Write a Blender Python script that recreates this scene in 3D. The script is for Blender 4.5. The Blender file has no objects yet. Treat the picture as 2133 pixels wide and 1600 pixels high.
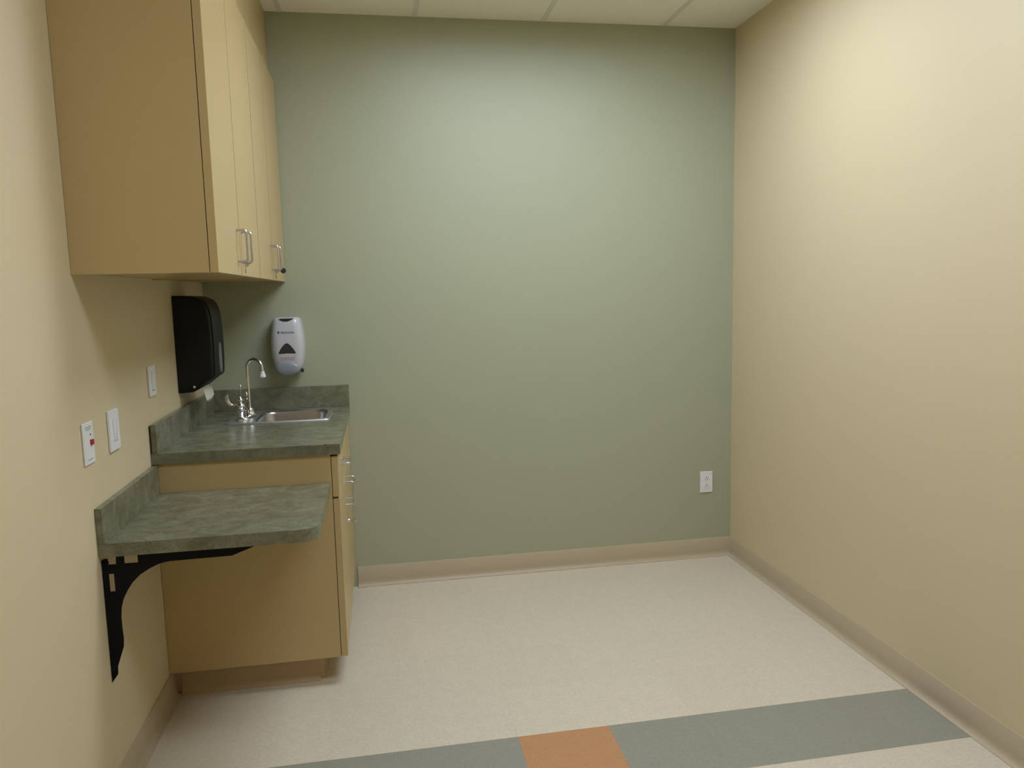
import bpy, bmesh, math, random
from mathutils import Matrix, Vector
random.seed(4)
SC = bpy.context.scene
COL = SC.collection

# ---------------------------------------------------------------- camera, world, lights, exposure
cam_d = bpy.data.cameras.new('camera')
cam = bpy.data.objects.new('camera', cam_d); COL.objects.link(cam)
cam_d.sensor_fit = 'HORIZONTAL'; cam_d.sensor_width = 36.0
cam_d.lens = 1583.48 / 2133 * 36.0
cam_d.clip_start = 0.05
R = Matrix(((0.9848316783750217, 0.04407281176674138, -0.16782178801338993),
            (-0.17187064336188704, 0.11504554912945732, -0.9783787628397669),
            (-0.023812753293326532, 0.9923820377699685, 0.12087532375185665)))
cam.matrix_world = Matrix.Translation((0.8015, -3.7376, 1.4465)) @ R.to_4x4()
SC.camera = cam

w = bpy.data.worlds.new('world'); SC.world = w; w.use_nodes = True
w.node_tree.nodes['Background'].inputs[0].default_value = (1.0, 0.93, 0.82, 1)
w.node_tree.nodes['Background'].inputs[1].default_value = 0.0

SC.view_settings.view_transform = 'Standard'
SC.view_settings.look = 'None'
SC.view_settings.gamma = 1.0
SC.view_settings.use_curve_mapping = False
SC.view_settings.exposure = 0.36

LAMP_COLOR = (0.90, 1.0, 1.18)
LX, LY = 0.60, 0.295                       # half-size of a troffer along x and y
LAMPS = [(1.56, -1.05, 11.8), (1.62, -2.46, 9.2)]          # x, y of each ceiling troffer and the strength of its lens

W, H, FRONT = 2.6227, 2.7274, -5.2      # room width, ceiling height, wall behind the camera

# ---------------------------------------------------------------- materials
def mat(name, color, rough=0.5, metal=0.0, spec=0.5, bump=0.0, bscale=200, var=0.0, vscale=6, coat=0.0):
    m = bpy.data.materials.new(name); m.use_nodes = True
    nt = m.node_tree; b = nt.nodes['Principled BSDF']
    b.inputs['Base Color'].default_value = (*color, 1)
    b.inputs['Roughness'].default_value = rough
    b.inputs['Metallic'].default_value = metal
    b.inputs['Specular IOR Level'].default_value = spec
    b.inputs['Coat Weight'].default_value = coat
    tc = nt.nodes.new('ShaderNodeTexCoord')
    if bump:
        n = nt.nodes.new('ShaderNodeTexNoise'); n.inputs['Scale'].default_value = bscale; n.inputs['Detail'].default_value = 2
        bp = nt.nodes.new('ShaderNodeBump'); bp.inputs['Strength'].default_value = bump; bp.inputs['Distance'].default_value = 0.001
        nt.links.new(tc.outputs['Object'], n.inputs['Vector']); nt.links.new(n.outputs['Fac'], bp.inputs['Height'])
        nt.links.new(bp.outputs['Normal'], b.inputs['Normal'])
    if var:
        n = nt.nodes.new('ShaderNodeTexNoise'); n.inputs['Scale'].default_value = vscale; n.inputs['Detail'].default_value = 5
        mr = nt.nodes.new('ShaderNodeMapRange'); mr.inputs['To Min'].default_value = 1 - var; mr.inputs['To Max'].default_value = 1 + var
        mx = nt.nodes.new('ShaderNodeMix'); mx.data_type = 'RGBA'; mx.blend_type = 'MULTIPLY'; mx.inputs['Factor'].default_value = 1
        mx.inputs['A'].default_value = (*color, 1)
        nt.links.new(tc.outputs['Object'], n.inputs['Vector']); nt.links.new(n.outputs['Fac'], mr.inputs['Value'])
        nt.links.new(mr.outputs['Result'], mx.inputs['B']); nt.links.new(mx.outputs['Result'], b.inputs['Base Color'])
    return m

CREAM = mat('cream_wall_paint', (0.67, 0.565, 0.355), 0.50, bump=0.25, bscale=260)
GREEN = mat('sage_green_wall_paint', (0.39, 0.41, 0.275), 0.45, bump=0.25, bscale=260)
LAMI = mat('cream_laminate', (0.545, 0.405, 0.19), 0.34, bump=0.05, bscale=500)
GAP_SHADE = mat('painted_gap_shade', (0.03, 0.022, 0.012), 0.8)  # near-black colour standing in for the shade inside cabinet gaps
BASE = mat('tan_vinyl_base', (0.49, 0.405, 0.275), 0.45)
KICK = mat('brown_vinyl_kick', (0.50, 0.36, 0.21), 0.5)
WHITE = mat('white_plastic', (0.80, 0.80, 0.79), 0.35)
OFFW = mat('soap_grey_white_plastic', (0.56, 0.56, 0.57), 0.2)
GREYP = mat('grey_push_plastic', (0.27, 0.295, 0.31), 0.3)
SMOKE = mat('smoked_window_plastic', (0.035, 0.033, 0.035), 0.15)
DARK = mat('dark_slot', (0.02, 0.02, 0.02), 0.6)
BLACKP = mat('black_dispenser_plastic', (0.0045, 0.0045, 0.0045), 0.42, spec=0.30)
BLACKM = mat('black_powder_coat', (0.003, 0.003, 0.004), 0.7, spec=0.2)
SILVER = mat('silver_emblem', (0.35, 0.35, 0.38), 0.35, metal=0.6)
CHROME = mat('chrome', (0.85, 0.85, 0.87), 0.07, metal=1)
SATIN = mat('satin_chrome_pull', (0.62, 0.62, 0.66), 0.28, metal=1)
STEEL = mat('brushed_stainless', (0.50, 0.50, 0.51), 0.27, metal=1)
PAPER = mat('paper_towel_white', (0.56, 0.53, 0.46), 0.9)
RED = mat('red_button', (0.45, 0.02, 0.03), 0.4)
REDINK = mat('red_ink', (0.50, 0.06, 0.07), 0.6)
GREYINK = mat('grey_ink', (0.07, 0.07, 0.08), 0.6)
FAINT = mat('faint_grey_ink', (0.42, 0.42, 0.43), 0.6)
KEYBOW = mat('dark_key_bow', (0.035, 0.025, 0.02), 0.4)
CHIP = mat('raw_board_edge', (0.05, 0.025, 0.02), 0.8)

def laminate_stone(name, c1, c2, c3, rough):
    m = bpy.data.materials.new(name); m.use_nodes = True
    nt = m.node_tree; b = nt.nodes['Principled BSDF']; b.inputs['Roughness'].default_value = rough
    tc = nt.nodes.new('ShaderNodeTexCoord')
    mp = nt.nodes.new('ShaderNodeMapping'); mp.inputs['Scale'].default_value = (1, 1.15, 1.1)
    nt.links.new(tc.outputs['Object'], mp.inputs['Vector'])
    n = nt.nodes.new('ShaderNodeTexNoise'); n.inputs['Scale'].default_value = 13; n.inputs['Detail'].default_value = 9; n.inputs['Roughness'].default_value = 0.68
    n.inputs['Distortion'].default_value = 0.6
    nt.links.new(mp.outputs['Vector'], n.inputs['Vector'])
    cr = nt.nodes.new('ShaderNodeValToRGB'); e = cr.color_ramp.elements
    e[0].position = 0.33; e[0].color = (*c1, 1); e[1].position = 0.68; e[1].color = (*c3, 1)
    k = e.new(0.5); k.color = (*c2, 1)
    nt.links.new(n.outputs['Fac'], cr.inputs['Fac'])
    n2 = nt.nodes.new('ShaderNodeTexNoise'); n2.inputs['Scale'].default_value = 150; n2.inputs['Detail'].default_value = 3
    nt.links.new(tc.outputs['Object'], n2.inputs['Vector'])
    mr = nt.nodes.new('ShaderNodeMapRange'); mr.inputs['From Min'].default_value = 0.3; mr.inputs['From Max'].default_value = 0.7
    mr.inputs['To Min'].default_value = 0.86; mr.inputs['To Max'].default_value = 1.14
    nt.links.new(n2.outputs['Fac'], mr.inputs['Value'])
    mx = nt.nodes.new('ShaderNodeMix'); mx.data_type = 'RGBA'; mx.blend_type = 'MULTIPLY'; mx.inputs['Factor'].default_value = 1
    nt.links.new(cr.outputs['Color'], mx.inputs['A']); nt.links.new(mr.outputs['Result'], mx.inputs['B'])
    nt.links.new(mx.outputs['Result'], b.inputs['Base Color'])
    return m
STONE = laminate_stone('green_stone_laminate', (0.128, 0.125, 0.070), (0.180, 0.178, 0.112), (0.242, 0.240, 0.160), 0.27)

def floor_material():
    m = bpy.data.materials.new('vinyl_composition_tile'); m.use_nodes = True
    nt = m.node_tree; b = nt.nodes['Principled BSDF']; b.inputs['Roughness'].default_value = 0.34
    N = nt.nodes.new; L = nt.links.new
    tc = N('ShaderNodeTexCoord'); sp = N('ShaderNodeSeparateXYZ'); L(tc.outputs['Object'], sp.inputs['Vector'])
    def mth(op, a, b_=None, c=None):
        n = N('ShaderNodeMath'); n.operation = op
        for i, v in enumerate((a, b_, c)):
            if v is None: continue
            if isinstance(v, (int, float)): n.inputs[i].default_value = v
            else: L(v, n.inputs[i])
        return n.outputs[0]
    T = 0.3048; X0, Y0 = 1.1876, -1.4406
    x, y = sp.outputs['X'], sp.outputs['Y']
    tx = mth('DIVIDE', mth('SUBTRACT', x, X0), T); ty = mth('DIVIDE', mth('SUBTRACT', y, Y0), T)
    ix, iy = mth('FLOOR', tx), mth('FLOOR', ty)
    stripe = mth('COMPARE', iy, -1.0, 0.1)
    orange = mth('MULTIPLY', stripe, mth('COMPARE', ix, 0.0, 0.1))
    fx = mth('FRACT', tx); fy = mth('FRACT', ty)
    dx = mth('MINIMUM', fx, mth('SUBTRACT', 1.0, fx)); dy = mth('MINIMUM', fy, mth('SUBTRACT', 1.0, fy))
    seam = mth('LESS_THAN', mth('MINIMUM', dx, dy), 0.0025)
    # mottling: small chips, a little stretched, plus a slow drift
    n1 = N('ShaderNodeTexNoise'); n1.inputs['Scale'].default_value = 95; n1.inputs['Detail'].default_value = 3
    n2 = N('ShaderNodeTexNoise'); n2.inputs['Scale'].default_value = 22; n2.inputs['Detail'].default_value = 4
    L(tc.outputs['Object'], n1.inputs['Vector']); L(tc.outputs['Object'], n2.inputs['Vector'])
    wn = N('ShaderNodeTexWhiteNoise'); wn.noise_dimensions = '2D'
    cb = N('ShaderNodeCombineXYZ'); L(ix, cb.inputs['X']); L(iy, cb.inputs['Y']); L(cb.outputs[0], wn.inputs['Vector'])
    def ramp(inp, lo, hi):
        r = N('ShaderNodeMapRange'); r.inputs['From Min'].default_value = 0.3; r.inputs['From Max'].default_value = 0.7
        r.inputs['To Min'].default_value = lo; r.inputs['To Max'].default_value = hi; L(inp, r.inputs['Value']); return r.outputs[0]
    v = mth('MULTIPLY', ramp(n1.outputs['Fac'], 0.935, 1.065), ramp(n2.outputs['Fac'], 0.975, 1.025))
    v = mth('MULTIPLY', v, mth('ADD', mth('MULTIPLY', wn.outputs['Value'], 0.03), 0.985))
    v = mth('MULTIPLY', v, mth('SUBTRACT', 1.0, mth('MULTIPLY', seam, 0.07)))
    def mix(f, a, b_):
        n = N('ShaderNodeMix'); n.data_type = 'RGBA'; L(f, n.inputs['Factor'])
        for k, c in (('A', a), ('B', b_)):
            if isinstance(c, tuple): n.inputs[k].default_value = (*c, 1)
            else: L(c, n.inputs[k])
        return n.outputs['Result']
    c = mix(stripe, FLOOR_A, FLOOR_G)
    c = mix(orange, c, FLOOR_O)
    mm = N('ShaderNodeMix'); mm.data_type = 'RGBA'; mm.blend_type = 'MULTIPLY'; mm.inputs['Factor'].default_value = 1
    L(c, mm.inputs['A']); L(v, mm.inputs['B']); L(mm.outputs['Result'], b.inputs['Base Color'])
    return m
FLOOR_A, FLOOR_G, FLOOR_O = (0.65, 0.57, 0.44), (0.29, 0.285, 0.225), (0.50, 0.255, 0.115)
FLOOR = floor_material()

def ceiling_material():
    m = mat('ceiling_tile_mineral_fibre', (0.90, 0.86, 0.76), 0.9, bump=0.5, bscale=180, var=0.05, vscale=140)
    return m
CEIL = ceiling_material()
GRID = mat('ceiling_grid_white', (0.74, 0.70, 0.66), 0.5)
FRAMEW = mat('troffer_white_enamel', (0.75, 0.75, 0.73), 0.4)

def emission(name, color, s):
    m = bpy.data.materials.new(name); m.use_nodes = True
    nt = m.node_tree; nt.nodes.clear()
    e = nt.nodes.new('ShaderNodeEmission'); o = nt.nodes.new('ShaderNodeOutputMaterial')
    e.inputs[0].default_value = (*color, 1); e.inputs[1].default_value = s
    nt.links.new(e.outputs[0], o.inputs[0]); return m

# ---------------------------------------------------------------- mesh helpers
def link(name, bm, m, parent=None, smooth=False):
    me = bpy.data.meshes.new(name)
    bmesh.ops.recalc_face_normals(bm, faces=bm.faces)
    bm.to_mesh(me); bm.free()
    for x in (m if isinstance(m, (list, tuple)) else [m]): me.materials.append(x)
    o = bpy.data.objects.new(name, me); COL.objects.link(o)
    if parent:
        o.parent = parent
        o.matrix_parent_inverse = Matrix.Translation(-Vector(parent.location))
    if smooth is True:
        for p in me.polygons: p.use_smooth = True
    elif smooth:
        for p in me.polygons: p.use_smooth = True
        me.set_sharp_from_angle(angle=math.radians(smooth))
    return o

def thing(name, label, cat, loc, group=None):
    o = bpy.data.objects.new(name, None); COL.objects.link(o); o.location = loc
    o.empty_display_size = 0.1
    o['label'] = label; o['category'] = cat
    if group: o['group'] = group
    return o

def tag(o, label, cat, group=None):
    o['label'] = label; o['category'] = cat
    if group: o['group'] = group
    return o

def box(bm, x0, x1, y0, y1, z0, z1, bev=0.0, seg=2):
    r = bmesh.ops.create_cube(bm, size=1.0)
    vs = r['verts']
    for v in vs:
        v.co = Vector(((x0 + x1) / 2 + v.co.x * (x1 - x0), (y0 + y1) / 2 + v.co.y * (y1 - y0), (z0 + z1) / 2 + v.co.z * (z1 - z0)))
    if bev:
        es = list({e for v in vs for e in v.link_edges})
        bmesh.ops.bevel(bm, geom=es, offset=bev, segments=seg, profile=0.5, affect='EDGES')
    return bm

def B(*a, **k):
    bm = bmesh.new(); box(bm, *a, **k); return bm

def prism(bm, pts, axis, a, b):
    """extrude a 2-D outline between a and b along axis; pts are the other two coords in xyz order"""
    def P(p, t):
        if axis == 'x': return (t, p[0], p[1])
        if axis == 'y': return (p[0], t, p[1])
        return (p[0], p[1], t)
    A = [bm.verts.new(P(p, a)) for p in pts]; Bv = [bm.verts.new(P(p, b)) for p in pts]
    n = len(pts)
    for i in range(n):
        bm.faces.new((A[i], A[(i + 1) % n], Bv[(i + 1) % n], Bv[i]))
    from mathutils.geometry import tessellate_polygon
    for tri in tessellate_polygon([[Vector((p[0], p[1], 0)) for p in pts]]):
        try:
            bm.faces.new([A[i] for i in tri]); bm.faces.new([Bv[i] for i in reversed(tri)])
        except ValueError: pass
    return bm

def tube(bm, pts, r, n=12, cap=True):
    pts = [Vector(p) for p in pts]; rs = r if isinstance(r, (list, tuple)) else [r] * len(pts)
    rings = []; up = None
    for i, p in enumerate(pts):
        if i == 0: t = pts[1] - p
        elif i == len(pts) - 1: t = p - pts[i - 1]
        else: t = (pts[i + 1] - p).normalized() + (p - pts[i - 1]).normalized()
        t.normalize()
        if up is None: up = t.orthogonal().normalized()
        else:
            up = (up - t * up.dot(t)).normalized()
        s = t.cross(up)
        rings.append([bm.verts.new(p + (up * math.cos(2 * math.pi * k / n) + s * math.sin(2 * math.pi * k / n)) * rs[i]) for k in range(n)])
    for i in range(len(rings) - 1):
        for k in range(n):
            bm.faces.new((rings[i][k], rings[i][(k + 1) % n], rings[i + 1][(k + 1) % n], rings[i + 1][k]))
    if cap:
        bm.faces.new(rings[0][::-1]); bm.faces.new(rings[-1])
    return bm

def lathe(bm, prof, c, axis='z', n=24):
    """prof: (radius, height) list"""
    rings = []
    for r, h in prof:
        ring = []
        for k in range(n):
            a = 2 * math.pi * k / n
            u, v = r * math.cos(a), r * math.sin(a)
            p = {'z': (u, v, h), 'x': (h, u, v), 'y': (u, h, v)}[axis]
            ring.append(bm.verts.new(Vector(p) + Vector(c)))
        rings.append(ring)
    for i in range(len(rings) - 1):
        for k in range(n):
            bm.faces.new((rings[i][k], rings[i][(k + 1) % n], rings[i + 1][(k + 1) % n], rings[i + 1][k]))
    bm.faces.new(rings[0][::-1]); bm.faces.new(rings[-1])
    return bm

def arc(cx, cy, r, a0, a1, n):
    return [(cx + r * math.cos(math.radians(a0 + (a1 - a0) * i / n)), cy + r * math.sin(math.radians(a0 + (a1 - a0) * i / n))) for i in range(n + 1)]

def wire_pull(foot1, foot2, out, proj, r=0.0042, rb=0.010):
    """bent-wire pull between two feet, standing proj out along the vector out"""
    f1, f2, out = Vector(foot1), Vector(foot2), Vector(out)
    d = (f2 - f1).normalized()
    pts = [f1, f1 + out * (proj - rb)]
    for i in range(1, 7):
        a = math.radians(15 * i)
        pts.append(f1 + out * (proj - rb + rb * math.sin(a)) + d * (rb - rb * math.cos(a)))
    for i in range(6, 0, -1):
        a = math.radians(15 * i)
        pts.append(f2 + out * (proj - rb + rb * math.sin(a)) - d * (rb - rb * math.cos(a)))
    pts += [f2 + out * (proj - rb), f2]
    return tube(bmesh.new(), pts, r, 12)

def struct(name, bm, m, parent=None, smooth=False):
    o = link(name, bm, m, parent, smooth)
    if not parent: o['kind'] = 'structure'
    return o

# ---------------------------------------------------------------- room shell
T = 0.12
struct('floor', B(-T, W + T, FRONT - T, T, -0.1, 0), FLOOR)
struct('wall_left', B(-T, 0, FRONT - T, T, 0, H), CREAM)
struct('wall_right', B(W, W + T, FRONT - T, T, 0, H), CREAM)
struct('wall_back', B(0, W, 0, T, 0, H), GREEN)
struct('wall_front', B(0, W, FRONT - T, FRONT, 0, H), CREAM)
# ceiling with openings for the troffers
def ceiling():
    xs = sorted({-T, W + T} | {v for l in LAMPS for v in (l[0] - LX, l[0] + LX)})
    ys = sorted({FRONT - T, T} | {v for l in LAMPS for v in (l[1] - LY, l[1] + LY)})
    bm = bmesh.new()
    for i in range(len(xs) - 1):
        for j in range(len(ys) - 1):
            cx, cy = (xs[i] + xs[i + 1]) / 2, (ys[j] + ys[j + 1]) / 2
            if any(abs(cx - l[0]) < LX - 0.005 and abs(cy - l[1]) < LY - 0.005 for l in LAMPS): continue
            box(bm, xs[i], xs[i + 1], ys[j], ys[j + 1], H, H + 0.02)
    return bm
ceil_o = struct('ceiling', ceiling(), CEIL)
bm = bmesh.new()
GX = [0.4155 + 0.6096 * k for k in range(4)]
gy = [-1.3048 + 0.6096]
while gy[-1] > FRONT: gy.append(gy[-1] - 0.6096)
def spans(lo, hi, cuts):
    out = [(lo, hi)]
    for c0, c1 in cuts:
        out = [q for a_, b_ in out for q in ((a_, min(b_, c0)), (max(a_, c1), b_)) if q[1] - q[0] > 0.01]
    return out
for gx in GX:
    for a_, b_ in spans(FRONT, 0, [(l[1] - LY, l[1] + LY) for l in LAMPS if abs(gx - l[0]) < LX]):
        box(bm, gx - 0.012, gx + 0.012, a_, b_, H - 0.0015, H + 0.001)
for g in gy[1:]:
    for a_, b_ in spans(0, W, [(l[0] - LX, l[0] + LX) for l in LAMPS if abs(g - l[1]) < LY]):
        box(bm, a_, b_, g - 0.012, g + 0.012, H - 0.0012, H + 0.001)
link('ceiling_grid', bm, GRID, ceil_o)

def troffer(x, y, s, label):
    t = thing('ceiling_troffer', label, 'light', (x, y, H), None)
    bm = bmesh.new()
    ax, ay = LX - 0.005, LY - 0.005; bx_, by_ = ax - 0.025, ay - 0.025
    for a in ((x - ax, x - bx_, y - ay, y + ay), (x + bx_, x + ax, y - ay, y + ay),
              (x - bx_, x + bx_, y - ay, y - by_), (x - bx_, x + bx_, y + by_, y + ay)):
        box(bm, *a, H - 0.002, H + 0.06)
    box(bm, x - ax, x + ax, y - ay, y + ay, H + 0.06, H + 0.07)
    link('frame', bm, FRAMEW, t)
    link('diffuser', B(x - bx_ + .001, x + bx_ - .001, y - by_ + .001, y + by_ - .001, H + 0.050, H + 0.054), emission('troffer_lens', LAMP_COLOR, s), t)
    return t
for (x, y, s) in LAMPS:
    troffer(x, y, s, 'white recessed ceiling light with a flat lens, ' + ('the one nearer the green wall' if y > -2 else 'the one farther from the green wall'))

# cove base: profile (distance from wall, height)
COVE = [(0.0, 0.1016), (0.0038, 0.1016), (0.0044, 0.1008), (0.0040, 0.030), (0.0050, 0.020), (0.008, 0.010), (0.014, 0.0045), (0.022, 0.0022), (0.022, 0.0), (0.0, 0.0)]
def cove(name, axis, a, b, wall, sign, m, parent=None, height=0.1016):
    pts = [(wall + sign * d, z if z < 0.05 else z - 0.1016 + height) for d, z in COVE]
    bm = bmesh.new()
    prism(bm, pts, axis, a, b)
    return link(name, bm, m, parent, smooth=40)
for n_, ax, a, b, wl, s in (('baseboard_back', 'x', 0.64, W, 0, -1), ('baseboard_right', 'y', FRONT, 0, W, -1), ('baseboard_left', 'y', FRONT, -0.915, 0, 1)):
    cove(n_, ax, a, b, wl, s, BASE)['kind'] = 'structure'

# ---------------------------------------------------------------- wall cabinets
UB, UT, UX, UD = 1.5176, 2.4226, 0.3500, 0.3745      # bottom, door top, carcass front, door face
def wall_cabinet(y0, y1, seam, last, label, near):
    t = thing('wall_cabinet', label, 'cabinet', (0, (y0 + y1) / 2, UB), 'cream wall cabinets above the counter')
    bm = bmesh.new(); p = 0.018
    box(bm, 0.0005, UX, y0, y0 + p, UB, H - 0.001, 0.0006, 1)
    box(bm, 0.0005, UX, y1 - p, y1, UB, H - 0.001, 0.0006, 1)
    box(bm, 0.0005, UX - 0.001, y0 + p, y1 - p, UB + 0.004, UB + 0.022)
    box(bm, 0.0005, UX - 0.001, y0 + p, y1 - p, UT - 0.02, UT)
    box(bm, 0.0005, 0.008, y0 + p, y1 - p, UB + 0.022, UT - 0.02)
    link('carcass', bm, LAMI, t)
    link('filler_panel', B(UX - 0.018, UX, y0 + p, y1 - p, UT + 0.001, H - 0.001), LAMI, t)
    g = 0.0024
    spans = [(y0 + 0.0005, seam - g), (seam + g, y1 - (0.004 if near else last))]
    for k, (a, b) in enumerate(spans):
        d = link('door', B(UX + 0.0020, UD, a, b, UB - 0.0005, UT, 0.0008, 1), LAMI, t)
        hy = b - 0.048 if k == 0 else a + 0.030
        h = link('handle', wire_pull((UD, hy, UB + 0.042), (UD, hy, UB + 0.139), (1, 0, 0), 0.030), SATIN, d, smooth=50)
        if k == 1:
            ly = a + 0.075
            bm = bmesh.new(); lathe(bm, [(0.009, 0), (0.009, 0.006), (0.007, 0.009), (0.007, 0.011)], (UD, ly, UB + 0.040), 'x', 20)
            link('lock', bm, SATIN, d, smooth=40)
            bm = bmesh.new(); box(bm, UD - 0.001, UD + 0.0006, ly - 0.003, ly + 0.004, UB + 0.010, UB + 0.024)
            box(bm, UD - 0.001, UD + 0.0006, ly + 0.003, ly + 0.008, UB + 0.010, UB + 0.014)
            link('keyhole_mark', bm, DARK, d)
            key = (UD + 0.011, ly, UB + 0.040)
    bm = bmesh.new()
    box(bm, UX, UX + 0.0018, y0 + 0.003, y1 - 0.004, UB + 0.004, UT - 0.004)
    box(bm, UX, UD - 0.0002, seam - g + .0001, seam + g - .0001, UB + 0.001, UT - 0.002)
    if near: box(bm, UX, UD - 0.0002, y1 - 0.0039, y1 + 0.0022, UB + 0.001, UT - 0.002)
    link('door_gap_shade', bm, GAP_SHADE, t)  # added dark strips fill the seams so they read as shadow lines
    return key
wall_cabinet(-1.5306, -0.7755, -1.1719, 0, 'cream laminate wall cabinet nearer the camera, its wide side panel showing', True)
kx = wall_cabinet(-0.7735, -0.002, -0.4155, 0.004, 'cream laminate wall cabinet against the green wall, with a key in its lock', False)

def key(name, pos, bow_r, label, tagged=False):
    x, y, z = pos
    t = thing(name, label, 'key', (x, y, z))
    link('blade', B(x, x + 0.010, y - 0.0012, y + 0.0012, z - 0.003, z + 0.003), SATIN, t)
    bm = bmesh.new(); lathe(bm, [(bow_r * 0.7, -0.002), (bow_r, -0.001), (bow_r, 0.001), (bow_r * 0.7, 0.002)], (x + 0.009 + bow_r, y, z), 'y', 24)
    link('bow', bm, KEYBOW if not tagged else SATIN, t, smooth=40)
    return t
key('cabinet_key', kx, 0.0115, 'small key with a round dark head in the lock of the far wall cabinet')

# ---------------------------------------------------------------- base cabinet
BN, BF, BX0, BX, BD, BZ, CT = -0.968, -0.003, 0.001, 0.6045, 0.630, 0.108, 0.879
bc = thing('base_cabinet', 'cream laminate sink base cabinet in the corner by the green wall', 'cabinet', (0.3, -0.49, 0))
bm = bmesh.new(); p = 0.018
box(bm, BX0, BX, BN, BN + p, BZ, CT - 0.0005, 0.0006, 1)
box(bm, BX0, BX, BF - p, BF, BZ, CT - 0.0005)
box(bm, BX0, BX, BN + p, BF - p, BZ, BZ + p)
box(bm, BX0, 0.008, BN + p, BF - p, BZ + p, CT - 0.001)
box(bm, BX - 0.02, BX, BN + p, BF - p, CT - 0.04, CT - 0.001)
link('carcass', bm, LAMI, bc)
link('front_gap_shade', B(BX, BX + 0.0018, BN + 0.003, BF - 0.004, BZ + 0.004, CT - 0.006), GAP_SHADE, bc)  # dark sheet behind the fronts, painted as the shade in their gaps
SEAM = -0.497
F0, DZ0, DZ1 = BX + 0.0022, 0.720, 0.870
for k, (a, b) in enumerate(((BN + 0.0005, SEAM - 0.0015), (SEAM + 0.0015, BF - 0.003))):
    d = link('drawer_front', B(F0, BD, a, b, DZ0, DZ1, 0.0008, 1), LAMI, bc)
    if k == 0:
        link('handle', wire_pull((BD, -0.805, 0.806), (BD, -0.709, 0.806), (1, 0, 0), 0.034), SATIN, d, smooth=50)
    d = link('door', B(F0, BD, a, b, BZ + 0.001, DZ0 - 0.008, 0.0008, 1), LAMI, bc)
    hy = b - 0.050 if k == 0 else a + 0.045
    link('handle', wire_pull((BD, hy, 0.573), (BD, hy, 0.670), (1, 0, 0), 0.034), SATIN, d, smooth=50)
    if k == 1:
        bm = bmesh.new(); lathe(bm, [(0.009, 0), (0.009, 0.005), (0.007, 0.008)], (BD, a + 0.035, 0.478), 'x', 20)
        link('lock', bm, SATIN, d, smooth=40)
        bm = B(BD - 0.001, BD + 0.0006, a + 0.031, a + 0.037, 0.500, 0.516); link('keyhole_mark', bm, DARK, d)
        kx = (BD + 0.008, a + 0.035, 0.478)
key('cabinet_key', kx, 0.010, 'small metal key in the lock of the sink base cabinet door', True)
# recessed kick with its own vinyl cove, on the open end and along the front
bm = bmesh.new()
box(bm, 0.001, 0.522, -0.905, -0.004, 0.0005, BZ - 0.0005)
link('plinth', bm, KICK, bc)
kk = [(d, z) for d, z in COVE]
bm = bmesh.new(); prism(bm, [(-0.905 - d, z) for d, z in COVE], 'x', 0.024, 0.5225)
link('toe_kick', bm, KICK, bc, smooth=40)
bm = bmesh.new(); prism(bm, [(0.522 + d, z) for d, z in COVE], 'y', -0.908, -0.024)
link('toe_kick', bm, KICK, bc, smooth=40)

# ---------------------------------------------------------------- countertop with sink cut-out
CZ, CD, CN = 0.917, 0.6401, -0.978
SX0, SX1, SY0, SY1 = 0.137, 0.572, -0.425, -0.075      # sink outline
ct = thing('countertop', 'mottled green stone-look laminate counter around the sink, the higher of the two', 'countertop', (0.32, -0.49, CT))
def slab_with_hole():
    bm = bmesh.new()
    xs = [0.0008, SX0 + 0.012, SX1 - 0.012, CD]; ys = [CN, SY0 + 0.012, SY1 - 0.012, -0.0008]
    vt = [[bm.verts.new((x, y, CZ)) for y in ys] for x in xs]; vb = [[bm.verts.new((x, y, CT)) for y in ys] for x in xs]
    for i in range(3):
        for j in range(3):
            if i == 1 and j == 1: continue
            bm.faces.new((vt[i][j], vt[i + 1][j], vt[i + 1][j + 1], vt[i][j + 1]))
            bm.faces.new((vb[i][j + 1], vb[i + 1][j + 1], vb[i + 1][j], vb[i][j]))
    def side(i0, j0, i1, j1): bm.faces.new((vt[i0][j0], vb[i0][j0], vb[i1][j1], vt[i1][j1]))
    for k in range(3):
        side(k, 0, k + 1, 0); side(k + 1, 3, k, 3); side(0, k + 1, 0, k); side(3, k, 3, k + 1)
    side(1, 1, 1, 2); side(1, 2, 2, 2); side(2, 2, 2, 1); side(2, 1, 1, 1)
    return bm
link('worktop', slab_with_hole(), STONE, ct)
link('backsplash', B(0.0245, CD, -0.020, -0.0008, CZ + 0.0003, CZ + 0.1016, 0.0008, 1), STONE, ct)
link('backsplash', B(0.0065, 0.0240, CN, -0.0008, CZ + 0.0003, CZ + 0.1016, 0.0008, 1), STONE, ct)
link('backing_strip', B(0.0008, 0.0063, CN + 0.003, -0.002, CZ + 0.0005, CZ + 0.097), CHIP, ct)

# ---------------------------------------------------------------- sink
sk = thing('sink', 'small stainless steel drop-in bar sink in the green counter', 'sink', (0.35, -0.25, CZ))
def rrect(x0, x1, y0, y1, r, z, n=6):
    pts = []
    for cx, cy, a0 in ((x1 - r, y1 - r, 0), (x0 + r, y1 - r, 90), (x0 + r, y0 + r, 180), (x1 - r, y0 + r, 270)):
        for i in range(n + 1):
            a = math.radians(a0 + 90 * i / n)
            pts.append((cx + r * math.cos(a), cy + r * math.sin(a), z))
    return pts
def loft(bm, loops, close_last=False):
    R_ = [[bm.verts.new(p) for p in l] for l in loops]; n = len(R_[0])
    for i in range(len(R_) - 1):
        for k in range(n): bm.faces.new((R_[i][k], R_[i][(k + 1) % n], R_[i + 1][(k + 1) % n], R_[i + 1][k]))
    if close_last: bm.faces.new(R_[-1])
    return bm
bx0, bx1, by0, by1 = 0.262, 0.540, -0.392, -0.108     # bowl opening
bm = bmesh.new()
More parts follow.
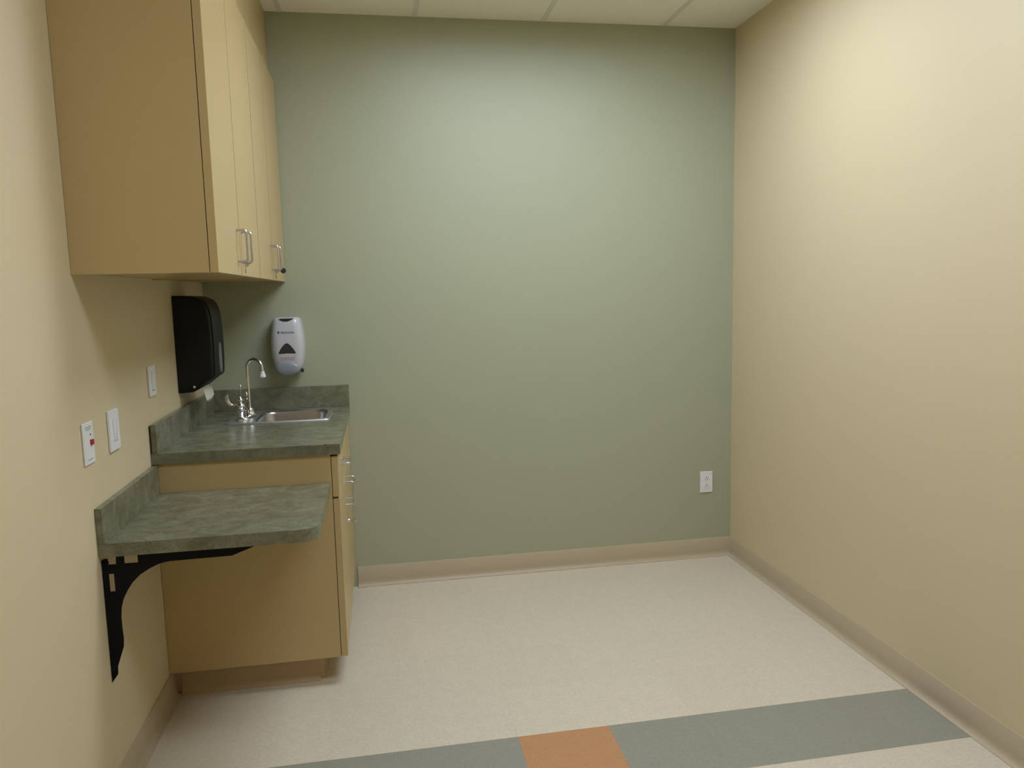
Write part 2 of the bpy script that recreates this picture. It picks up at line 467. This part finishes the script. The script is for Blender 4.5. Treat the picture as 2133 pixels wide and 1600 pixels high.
loft(bm, [rrect(SX0, SX1, SY0, SY1, 0.020, CZ + 0.0004),
          rrect(SX0 + 0.0015, SX1 - 0.0015, SY0 + 0.0015, SY1 - 0.0015, 0.020, CZ + 0.0022),
          rrect(SX0 + 0.0045, SX1 - 0.0045, SY0 + 0.0045, SY1 - 0.0045, 0.018, CZ + 0.0056),
          rrect(SX0 + 0.009, SX1 - 0.009, SY0 + 0.009, SY1 - 0.009, 0.016, CZ + 0.0040),
          rrect(SX0 + 0.012, SX1 - 0.012, SY0 + 0.012, SY1 - 0.012, 0.015, CZ + 0.0028),
          rrect(bx0 - 0.012, bx1 + 0.012, by0 - 0.012, by1 + 0.012, 0.060, CZ + 0.0028),
          rrect(bx0 - 0.009, bx1 + 0.009, by0 - 0.009, by1 + 0.009, 0.058, CZ + 0.0024)])
link('rim', bm, mat('satin_stainless_rim', (0.60, 0.60, 0.61), 0.42, metal=1), sk, smooth=60)
bm = bmesh.new()
loft(bm, [rrect(bx0 - 0.009, bx1 + 0.009, by0 - 0.009, by1 + 0.009, 0.058, CZ + 0.0024),
          rrect(bx0 - 0.002, bx1 + 0.002, by0 - 0.002, by1 + 0.002, 0.052, CZ - 0.002),
          rrect(bx0, bx1, by0, by1, 0.050, CZ - 0.010),
          rrect(bx0 + 0.006, bx1 - 0.006, by0 + 0.006, by1 - 0.006, 0.050, CZ - 0.12),
          rrect(bx0 + 0.018, bx1 - 0.018, by0 + 0.018, by1 - 0.018, 0.045, CZ - 0.145),
          rrect(bx0 + 0.045, bx1 - 0.045, by0 + 0.045, by1 - 0.045, 0.040, CZ - 0.150)], True)
link('bowl', bm, STEEL, sk, smooth=60)
bm = bmesh.new(); lathe(bm, [(0.042, 0), (0.042, 0.002), (0.036, 0.003), (0.030, 0.001), (0.0, 0.001)][:4], (0.40, -0.25, CZ - 0.1498), 'z', 28)
link('drain', bm, CHROME, sk, smooth=40)

# ---------------------------------------------------------------- faucet
FZ = CZ + 0.0033; fx, fyc = 0.194, -0.253
fc = thing('faucet', 'chrome gooseneck faucet with wrist-blade handles on the sink deck', 'faucet', (fx, fyc, FZ))
bm = bmesh.new(); loft(bm, [rrect(fx - 0.026, fx + 0.034, fyc - 0.108, fyc + 0.108, 0.025, FZ),
    rrect(fx - 0.026, fx + 0.034, fyc - 0.108, fyc + 0.108, 0.025, FZ + 0.008), rrect(fx - 0.021, fx + 0.029, fyc - 0.103, fyc + 0.103, 0.022, FZ + 0.014)], True)
link('base_plate', bm, CHROME, fc, smooth=50)
sx = 0.217
bm = bmesh.new()
lathe(bm, [(0.024, 0.010), (0.024, 0.020), (0.019, 0.026), (0.017, 0.036), (0.0125, 0.042)], (sx, fyc, FZ), 'z', 24)
link('spout_collar', bm, CHROME, fc, smooth=40)
dirv = Vector((0.92, -0.38, 0)).normalized(); rad = 0.036; ztop = 1.142
pts = [Vector((sx, fyc, FZ + 0.030)), Vector((sx, fyc, 1.0)), Vector((sx, fyc, 1.08))]
for i in range(0, 15):
    a = math.radians(180 - i * 12.5)
    pts.append(Vector((sx, fyc, ztop)) + dirv * (rad + rad * math.cos(a)) + Vector((0, 0, rad * math.sin(a))))
pts.append(pts[-1] + Vector((0, 0, -0.026)) + dirv * 0.002)
sp = link('spout', tube(bmesh.new(), pts, 0.0072, 16), CHROME, fc, smooth=60)
e = pts[-1]
bm = bmesh.new(); lathe(bm, [(0.0082, 0.006), (0.0095, 0.003), (0.0095, -0.004), (0.0128, -0.008), (0.0135, -0.019), (0.012, -0.021)], e, 'z', 24)
link('aerator', bm, mat('aerator_bright_plastic', (0.75, 0.77, 0.74), 0.25), sp, smooth=40)
def valve(y):
    bm = bmesh.new()
    lathe(bm, [(0.0205, 0.010), (0.0205, 0.035), (0.0215, 0.038), (0.0215, 0.044), (0.014, 0.047), (0.014, 0.050), (0.0185, 0.055), (0.0195, 0.063),
               (0.016, 0.071), (0.009, 0.075), (0.009, 0.079), (0.0125, 0.083), (0.0115, 0.092), (0.006, 0.097), (0.0055, 0.101), (0.004, 0.104)], (fx, y, FZ), 'z', 24)
    return link('valve', bm, CHROME, fc, smooth=50)
def blade(v, path, widths, side, th=0.0022):
    """flat wrist blade along path; side = width direction"""
    bm = bmesh.new(); P = [Vector(q) for q in path]; rings = []
    for i, q in enumerate(P):
        t = (P[min(i + 1, len(P) - 1)] - P[max(i - 1, 0)]).normalized()
        s = t.cross(Vector(side)).normalized(); n = t.cross(s).normalized()
        wd = widths[i] / 2
        rings.append([bm.verts.new(q + s * wd + n * th * .3), bm.verts.new(q + n * th), bm.verts.new(q - s * wd + n * th * .3),
                      bm.verts.new(q - s * wd - n * th * .3), bm.verts.new(q - n * th), bm.verts.new(q + s * wd - n * th * .3)])
    for i in range(len(rings) - 1):
        for k in range(6): bm.faces.new((rings[i][k], rings[i][(k + 1) % 6], rings[i + 1][(k + 1) % 6], rings[i + 1][k]))
    bm.faces.new(rings[0]); bm.faces.new(rings[-1])
    return link('handle_blade', bm, CHROME, v, smooth=60)
yn, yf = fyc - 0.080, fyc + 0.080
v1 = valve(yn)
blade(v1, [(fx, yn, 0.999), (0.180, yn - .002, 0.992), (0.166, yn - .004, 0.9875), (0.154, yn - .006, 0.991), (0.146, yn - .008, 1.001), (0.142, yn - .010, 1.013), (0.141, yn - .011, 1.026), (0.146, yn - .012, 1.036)],
      [0.006, 0.006, 0.008, 0.012, 0.015, 0.016, 0.014, 0.007], (0.35, -1, 0.35))
v2 = valve(yf)
blade(v2, [(fx, yf, 1.000), (0.200, yf - .014, 0.990), (0.207, yf - .034, 0.975), (0.212, yf - .058, 0.962), (0.216, yf - .078, 0.952), (0.219, yf - .094, 0.944)],
      [0.008, 0.010, 0.016, 0.024, 0.026, 0.014], (0.3, -0.5, 1))
bm = bmesh.new(); tube(bm, [(0.181, fyc + .018, FZ + 0.010), (0.181, fyc + .018, 1.050)], 0.0020, 8)
lathe(bm, [(0.0035, 1.050), (0.0055, 1.054), (0.0055, 1.060), (0.003, 1.064)], (0.181, fyc + .018, 0), 'z', 12)
link('lift_rod', bm, CHROME, fc, smooth=50)

# ---------------------------------------------------------------- wall-hung desktop and its bracket
DT, DN, DXR, DFAR = 0.7744, -1.522, 0.5988, -0.969
dk = thing('desktop', 'lower wall-hung green laminate desktop with one rounded corner, before the base cabinet', 'desk', (0.3, -1.25, DT - 0.038))
bm = bmesh.new(); r = 0.055
pts = [(0.0008, DN), (DXR - r, DN)] + arc(DXR - r, DN + r, r, -90, 0, 12)[1:] + [(DXR, DFAR), (0.0008, DFAR)]
prism(bm, pts, 'z', DT - 0.038, DT)
link('worktop', bm, STONE, dk, smooth=35)
link('backsplash', B(0.0008, 0.0190, DN, DFAR, DT + 0.0003, DT + 0.1016, 0.0008, 1), STONE, dk)

sb = thing('shelf_bracket', 'black steel bracket with cut-out slots holding up the lower desktop', 'bracket', (0.02, -1.5, 0.55))
zt = DT - 0.0383
out = [(0.0012, 0.722), (0.0012, 0.360), (0.017, 0.382), (0.0185, 0.406), (0.028, 0.433), (0.0385, 0.463), (0.0405, 0.488), (0.039, 0.524), (0.039, 0.552),
       (0.042, 0.579), (0.049, 0.604), (0.061, 0.627), (0.077, 0.651), (0.101, 0.674), (0.128, 0.690), (0.153, 0.701), (0.180, 0.706), (0.351, 0.708),
       (0.425, zt - .002), (0.425, zt), (0.040, zt), (0.0385, 0.708), (0.018, 0.708), (0.018, 0.718), (0.008, 0.726)]
H1 = [(0.060, 0.708), (0.097, 0.708), (0.097, zt - 0.004), (0.060, zt - 0.004)]
H2 = [(0.016, 0.629), (0.031, 0.629), (0.031, 0.682), (0.016, 0.682)]
def plate(bm, outer, holes, y0, y1):
    from mathutils.geometry import tessellate_polygon
    loops = [outer] + [h[::-1] for h in holes]
    flat = [p for l in loops for p in l]
    A = [bm.verts.new((p[0], y0, p[1])) for p in flat]; C = [bm.verts.new((p[0], y1, p[1])) for p in flat]
    for tri in tessellate_polygon([[Vector((p[0], p[1], 0)) for p in l] for l in loops]):
        bm.faces.new([A[i] for i in tri]); bm.faces.new([C[i] for i in tri][::-1])
    s = 0
    for l in loops:
        n = len(l)
        for i in range(n): bm.faces.new((A[s + i], A[s + (i + 1) % n], C[s + (i + 1) % n], C[s + i]))
        s += n
    return bm
link('web_plate', plate(bmesh.new(), out, [H1, H2], -1.506, -1.500), BLACKM, sb)
link('wall_flange', B(0.0006, 0.0050, -1.4999, -1.468, 0.372, 0.715), BLACKM, sb)
link('top_flange', B(0.040, 0.415, -1.4999, -1.468, zt - 0.0045, zt - 0.0003), BLACKM, sb)

# ---------------------------------------------------------------- paper towel dispenser
td = thing('paper_towel_dispenser', 'black wall-mounted paper towel dispenser beneath the wall cabinets', 'dispenser', (0, -0.42, 1.07))
TY0, TY1 = -0.553, -0.325
prof = [(0.0012, 1.073), (0.055, 1.076), (0.075, 1.086), (0.130, 1.128), (0.136, 1.140), (0.139, 1.20), (0.140, 1.26), (0.139, 1.33), (0.136, 1.38),
        (0.131, 1.405), (0.122, 1.428), (0.108, 1.445), (0.090, 1.454), (0.070, 1.458), (0.0012, 1.461)]
def shell(bm, prof, y0, y1, inset, steps=5):
    """side profile swept in y with rounded shoulders"""
    cx, cz = 0.0, 1.27
    loops = []
    def sc(t):  # t inset in metres from the outer profile
        o = []
        for x, z in prof:
            o.append((max(x - t, 0.0012) if x > 0.002 else x, z + (t if z < 1.2 else -t) * (0.8 if x > 0.01 else 0.6)))
        return o
    seq = []
    for i in range(steps + 1):
        a = math.radians(90 * i / steps); seq.append((y0 + inset * (1 - math.cos(a)) * 1.0, inset * (1 - math.sin(a))))
    left = [(y0 + inset * (1 - math.cos(math.radians(90 * i / steps))) , inset * (1 - math.sin(math.radians(90 * i / steps)))) for i in range(steps + 1)]
    right = [(y1 - inset * (1 - math.cos(math.radians(90 * i / steps))), inset * (1 - math.sin(math.radians(90 * i / steps)))) for i in range(steps, -1, -1)]
    for y, t in left + right:
        loops.append([(x, y, z) for x, z in sc(t)])
    R_ = [[bm.verts.new(p) for p in l] for l in loops]; n = len(prof)
    for i in range(len(R_) - 1):
        for k in range(n): bm.faces.new((R_[i][k], R_[i][(k + 1) % n], R_[i + 1][(k + 1) % n], R_[i + 1][k]))
    bm.faces.new(R_[0]); bm.faces.new(R_[-1][::-1])
    return bm
link('housing', shell(bmesh.new(), prof, TY0, TY1, 0.012), BLACKP, td, smooth=40)
# raised front cover panel
cov = [(x + 0.004, z) for x, z in prof if x > 0.10 and z > 1.11]
cov_in = [(x - 0.010, z) for x, z in reversed(cov)]
bm = bmesh.new(); prism(bm, cov + cov_in, 'y', TY0 + 0.018, TY1 - 0.018)
link('front_cover', bm, BLACKP, td, smooth=40)
em = []
for i in range(25):
    a = 2 * math.pi * i / 24
    em.append((-0.430 + 0.024 * math.copysign(abs(math.cos(a)) ** 1.0, math.cos(a)), 1.205 + 0.062 * math.copysign(abs(math.sin(a)) ** 0.8, math.sin(a))))
bm = bmesh.new(); prism(bm, em[:-1], 'x', 0.140, 0.1462)
link('window_strip', bm, SILVER, td, smooth=40)
bm = bmesh.new(); lathe(bm, [(0.0045, 0.0), (0.0045, -0.0015), (0.003, -0.0025)], (0.062, TY0 + 0.0006, 1.098), 'y', 16)
link('lock', bm, mat('bright_lock', (0.8, 0.8, 0.8), 0.3), td, smooth=40)
# the torn end of the roll hanging out
bm = bmesh.new(); rows = 7; cols = 14; g = []
for i in range(rows):
    z = 1.087 - i * 0.0088
    row = []
    for j in range(cols):
        u = j / (cols - 1)
        torn = (0.006 * math.sin(j * 2.3) + 0.010 * u) if i == rows - 1 else 0
        row.append(bm.verts.new((0.088 + 0.004 * math.sin(u * 5) + 0.0035 * i * 0.6, -0.525 + 0.170 * u, z + torn)))
    g.append(row)
for i in range(rows - 1):
    for j in range(cols - 1): bm.faces.new((g[i][j], g[i][j + 1], g[i + 1][j + 1], g[i + 1][j]))
pt = link('paper_towel', bm, PAPER, None, smooth=True)
sm = pt.modifiers.new('thickness', 'SOLIDIFY'); sm.thickness = 0.0008
tag(pt, 'torn end of white paper towel hanging below the black dispenser', 'paper towel')

# ---------------------------------------------------------------- soap dispenser on the green wall
SCX = 0.3735
sd = thing('soap_dispenser', 'pale grey push soap dispenser with red and grey print on the green wall', 'dispenser', (SCX, 0, 1.08))
PR = [(1.104, 0.050, 0.084), (1.112, 0.060, 0.092), (1.130, 0.067, 0.100), (1.160, 0.0725, 0.106), (1.200, 0.0765, 0.110), (1.240, 0.0765, 0.110),
      (1.280, 0.0735, 0.107), (1.310, 0.0690, 0.102), (1.330, 0.0660, 0.098), (1.343, 0.0620, 0.092), (1.3485, 0.0570, 0.086), (1.352, 0.050, 0.078)]
def interp(z):
    if z <= PR[0][0]: return PR[0][1:]
    for a, b in zip(PR, PR[1:]):
        if z <= b[0]:
            t = (z - a[0]) / (b[0] - a[0]); return (a[1] + (b[1] - a[1]) * t, a[2] + (b[2] - a[2]) * t)
    return PR[-1][1:]
EX = 0.42
def surf_y(x, z):
    w_, d_ = interp(z); u = min(abs(x - SCX) / w_, 0.999)
    return -d_ * (1 - u ** (2 / EX)) ** (EX / 2)
def soap_shell(z0, z1, bm):
    zs = [z for z, *_ in PR if z0 <= z <= z1]
    dense = []
    for a, b in zip(zs, zs[1:]):
        for k in range(3): dense.append(a + (b - a) * k / 3)
    dense.append(zs[-1])
    loops = []
    for z in dense:
        w_, d_ = interp(z); l = []
        for i in range(37):
            a = math.pi * i / 36
            l.append((SCX + w_ * math.copysign(abs(math.cos(a)) ** EX, math.cos(a)), -d_ * abs(math.sin(a)) ** EX if 0 < i < 36 else -0.0008, z))
        loops.append(l)
    R_ = [[bm.verts.new(p) for p in l] for l in loops]; n = 37
    for i in range(len(R_) - 1):
        for k in range(n): bm.faces.new((R_[i][k], R_[i][(k + 1) % n], R_[i + 1][(k + 1) % n], R_[i + 1][k]))
    bm.faces.new(R_[0]); bm.faces.new(R_[-1][::-1]); return bm
link('shell', soap_shell(1.0, 2.0, bmesh.new()), OFFW, sd, smooth=50)
def decal(name, outline, m, off, rings=5, smooth=True, yfun=None):
    """thin raised piece following the shell's front"""
    cx = sum(p[0] for p in outline) / len(outline); cz = sum(p[1] for p in outline) / len(outline)
    bm = bmesh.new(); n = len(outline); R_ = []
    yf_ = yfun or (lambda x, z, s: surf_y(x, z) - off)
    for i in range(rings):
        s = 1 - i / rings
        R_.append([bm.verts.new((cx + (x - cx) * s, yf_(cx + (x - cx) * s, cz + (z - cz) * s, s), cz + (z - cz) * s)) for x, z in outline])
    back = [bm.verts.new((x, surf_y(x, z) + 0.004, z)) for x, z in outline]
    for k in range(n): bm.faces.new((back[k], back[(k + 1) % n], R_[0][(k + 1) % n], R_[0][k]))
    for i in range(rings - 1):
        for k in range(n): bm.faces.new((R_[i][k], R_[i][(k + 1) % n], R_[i + 1][(k + 1) % n], R_[i + 1][k]))
    bm.faces.new(R_[-1])
    return link(name, bm, m, sd, smooth=50)
# smoked refill window: rounded triangle
tri = []
ax, az = SCX + 0.001, 1.232
def bez(p0, p1, p2, n):
    return [((1 - t) ** 2 * p0[0] + 2 * t * (1 - t) * p1[0] + t * t * p2[0], (1 - t) ** 2 * p0[1] + 2 * t * (1 - t) * p1[1] + t * t * p2[1]) for t in [i / n for i in range(n)]]
tri += bez((ax - 0.012, 1.228), (ax, 1.240), (ax + 0.012, 1.228), 6)
tri += bez((ax + 0.012, 1.228), (ax + 0.028, 1.212), (ax + 0.037, 1.192), 6)
tri += bez((ax + 0.037, 1.192), (ax + 0.040, 1.185), (ax + 0.034, 1.185), 4)
tri += bez((ax + 0.034, 1.185), (ax, 1.189), (ax - 0.034, 1.185), 6)
tri += bez((ax - 0.034, 1.185), (ax - 0.040, 1.185), (ax - 0.037, 1.192), 4)
tri += bez((ax - 0.037, 1.192), (ax - 0.028, 1.212), (ax - 0.012, 1.228), 6)
decal('refill_window', tri, SMOKE, 0.0006)
# dark latch on top with a curved lower edge
lt = [(SCX - 0.040 + 0.080 * i / 16, 1.3515 - 0.019 * (1 - ((i - 8) / 8) ** 2) ** 0.8) for i in range(17)]
decal('top_latch', lt, SMOKE, 0.0008, 3)
# push pad: bulging ellipse at the bottom
el = [(SCX + 0.056 * math.cos(2 * math.pi * i / 40), 1.1165 + (0.034 if math.sin(2 * math.pi * i / 40) < 0 else 0.031) * math.sin(2 * math.pi * i / 40)) for i in range(40)]
el = [(x, max(z, 1.083)) for x, z in el]
def pad_y(x, z, s): return -0.100 - 0.014 * (1 - s * s)
def pad():
    n = len(el); bm = bmesh.new(); R_ = []; cx, cz = SCX, 1.1165
    R_.append([bm.verts.new((x, -0.050, z)) for x, z in [(cx + (x - cx) * .9, cz + (z - cz) * .8 + 0.004) for x, z in el]])
    R_.append([bm.verts.new((x, -0.098, z)) for x, z in el])
    for s, y in ((0.98, -0.104), (0.9, -0.109), (0.7, -0.113), (0.4, -0.115), (0.15, -0.1155)):
        R_.append([bm.verts.new((cx + (x - cx) * s, y, cz + (z - cz) * s)) for x, z in el])
    for i in range(len(R_) - 1):
        for k in range(n): bm.faces.new((R_[i][k], R_[i][(k + 1) % n], R_[i + 1][(k + 1) % n], R_[i + 1][k]))
    bm.faces.new(R_[0]); bm.faces.new(R_[-1]); return bm
pd = link('push_pad', pad(), GREYP, sd, smooth=60)
link('grip_ridge', B(SCX - 0.018, SCX + 0.018, -0.1162, -0.112, 1.1035, 1.1050), GREYP, pd)
bm = bmesh.new(); box(bm, SCX + 0.052, SCX + 0.064, -0.060, -0.020, 1.094, 1.106, 0.002, 2)
box(bm, SCX + 0.062, SCX + 0.066, -0.075, -0.055, 1.094, 1.104, 0.001, 1)
link('side_clip', bm, DARK, sd)
# printing
def text(body, size, cx, z, m, name, width=None, bold=False):
    cu = bpy.data.curves.new('t', 'FONT'); cu.body = body; cu.size = size; cu.align_x = 'CENTER'; cu.offset = 0.00015 if bold else 0
    o = bpy.data.objects.new('t', cu); COL.objects.link(o)
    dg = bpy.context.evaluated_depsgraph_get()
    me = bpy.data.meshes.new_from_object(o.evaluated_get(dg)); bpy.data.objects.remove(o)
    xs = [v.co.x for v in me.vertices]; k = (width / (max(xs) - min(xs))) if width else 1
    bm = bmesh.new(); bm.from_mesh(me)
    bmesh.ops.triangulate(bm, faces=bm.faces)
    mid = (max(xs) + min(xs)) / 2
    for v in bm.verts:
        x = cx + (v.co.x - mid) * k; zz = z + v.co.y
        v.co = Vector((x, surf_y(x, zz) - 0.0007, zz))
    return link(name, bm, m, sd)
text('PROVON', 0.0135, SCX + 0.0075, 1.2780, GREYINK, 'lettering', 0.058, True)
bm = bmesh.new()
for (a, b, z0, z1) in ((-0.038, -0.0265, 1.2865, 1.2885), (-0.0365, -0.028, 1.2835, 1.2855), (-0.034, -0.0305, 1.2785, 1.2885), (-0.0365, -0.028, 1.2785, 1.2800), (-0.036, -0.0285, 1.2808, 1.2822)):
    box(bm, SCX + a, SCX + b, surf_y(SCX + a, z0) - 0.0007, surf_y(SCX + a, z0) + 0.002, z0, z1)
link('emblem', bm, GREYINK, sd)
text('Foaming Handwash', 0.0078, SCX + 0.0005, 1.1645, REDINK, 'lettering', 0.068)
text('with Moisturizers', 0.0078, SCX + 0.0005, 1.1560, REDINK, 'lettering', 0.062)

# ---------------------------------------------------------------- plates on the left wall and outlet on the green wall
def wall_plate(name, label, cat, y0, y1, z0, z1, th=0.006):
    t = thing(name, label, cat, (0, (y0 + y1) / 2, (z0 + z1) / 2))
    link('cover_plate', B(0.0004, th, y0, y1, z0, z1, 0.0020, 2), WHITE, t)
    return t
t = wall_plate('emergency_call_plate', 'white wall plate with a red button, nearest the camera on the left wall', 'wall plate', -1.563, -1.490, 1.005, 1.120)
x = 0.006
cy = -1.5265
def caption(z, wd, nq, h=0.0035):
    bm = bmesh.new(); vs = []
    for q in range(nq):                                         # one run of letter-like strokes joined along a hairline
        y0 = cy - wd / 2 + q * wd / nq; y1 = y0 + 0.68 * wd / nq
        box(bm, x - .0006, x + 0.0003, y0, y1, z, z + h)
    return bm
link('caption', caption(1.1050, 0.044, 10), FAINT, t)
link('caption', caption(1.0990, 0.036, 8), FAINT, t)
link('caption', caption(1.0160, 0.034, 8), FAINT, t)
link('red_button', B(x - 0.001, x + 0.006, cy + 0.006, cy + 0.021, 1.056, 1.071, 0.0015, 2), RED, t)
bm = bmesh.new(); lathe(bm, [(0.0028, -0.001), (0.0028, 0.0008), (0.002, 0.0012)], (x, cy + 0.013, 1.0845), 'x', 12)
link('indicator', bm, GREYINK, t)

t = wall_plate('dimmer_switch', 'white dimmer switch plate with a row of dots, middle one of the left wall plates', 'switch', -1.367, -1.284, 1.003, 1.1255, 0.008)
x = 0.008
bm = bmesh.new(); box(bm, x - .001, x + 0.0018, -1.3375, -1.3135, 1.033, 1.097, 0.001, 2)
link('paddle', bm, WHITE, t, smooth=40)
bm = bmesh.new()
box(bm, x - .001, x + 0.0003, -1.3392, -1.3378, 1.031, 1.099); box(bm, x - .001, x + 0.0003, -1.3392, -1.3030, 1.0293, 1.0310)
link('paddle_gap', bm, FAINT, t)
bm = bmesh.new()
for q in range(7): box(bm, x - .001, x + 0.0004, -1.3095, -1.3065, 1.040 + q * .0085, 1.0425 + q * .0085)
link('indicator_dots', bm, FAINT, t)

t = wall_plate('light_switch', 'plain white rocker switch plate beside the black towel dispenser', 'switch', -0.944, -0.866, 1.1115, 1.2195, 0.007)
x = 0.007
bm = bmesh.new(); prism(bm, [(x - .001, 1.133), (x + .0015, 1.133), (x + .0045, 1.198), (x - .001, 1.198)], 'y', -0.921, -0.889)
link('rocker', bm, WHITE, t)
link('rocker_gap', B(x - .001, x + 0.0003, -0.923, -0.887, 1.1305, 1.1325), GREYINK, t)

OX, OZ = 2.4815, 0.4125
t = thing('wall_outlet', 'white duplex electrical outlet low on the green wall', 'outlet', (OX, 0, OZ))
link('cover_plate', B(OX - 0.035, OX + 0.035, -0.0055, -0.0004, OZ - 0.0572, OZ + 0.0572, 0.0018, 2), WHITE, t)
for zc in (OZ + 0.0195, OZ - 0.0195):
    o2 = []
    for i in range(32):
        a = 2 * math.pi * i / 32
        o2.append((OX + 0.0172 * math.cos(a), zc + max(-0.0140, min(0.0140, 0.0172 * math.sin(a)))))
    bm = bmesh.new(); prism(bm, o2, 'y', -0.0075, -0.0050)
    f = link('receptacle', bm, WHITE, t)
    bm = bmesh.new()
    box(bm, OX - 0.0078, OX - 0.0050, -0.0078, -0.0070, zc - 0.0075, zc + 0.0005)
    box(bm, OX + 0.0050, OX + 0.0078, -0.0078, -0.0070, zc - 0.0075, zc + 0.0005)
    lathe(bm, [(0.0028, -0.0070), (0.0028, -0.0078)], (OX, 0, zc + 0.0070), 'y', 14)
    link('slots', bm, DARK, f)
bm = bmesh.new(); lathe(bm, [(0.0030, -0.0050), (0.0030, -0.0062), (0.002, -0.0066)], (OX, 0, OZ), 'y', 14)
link('screw', bm, WHITE, t, smooth=40)
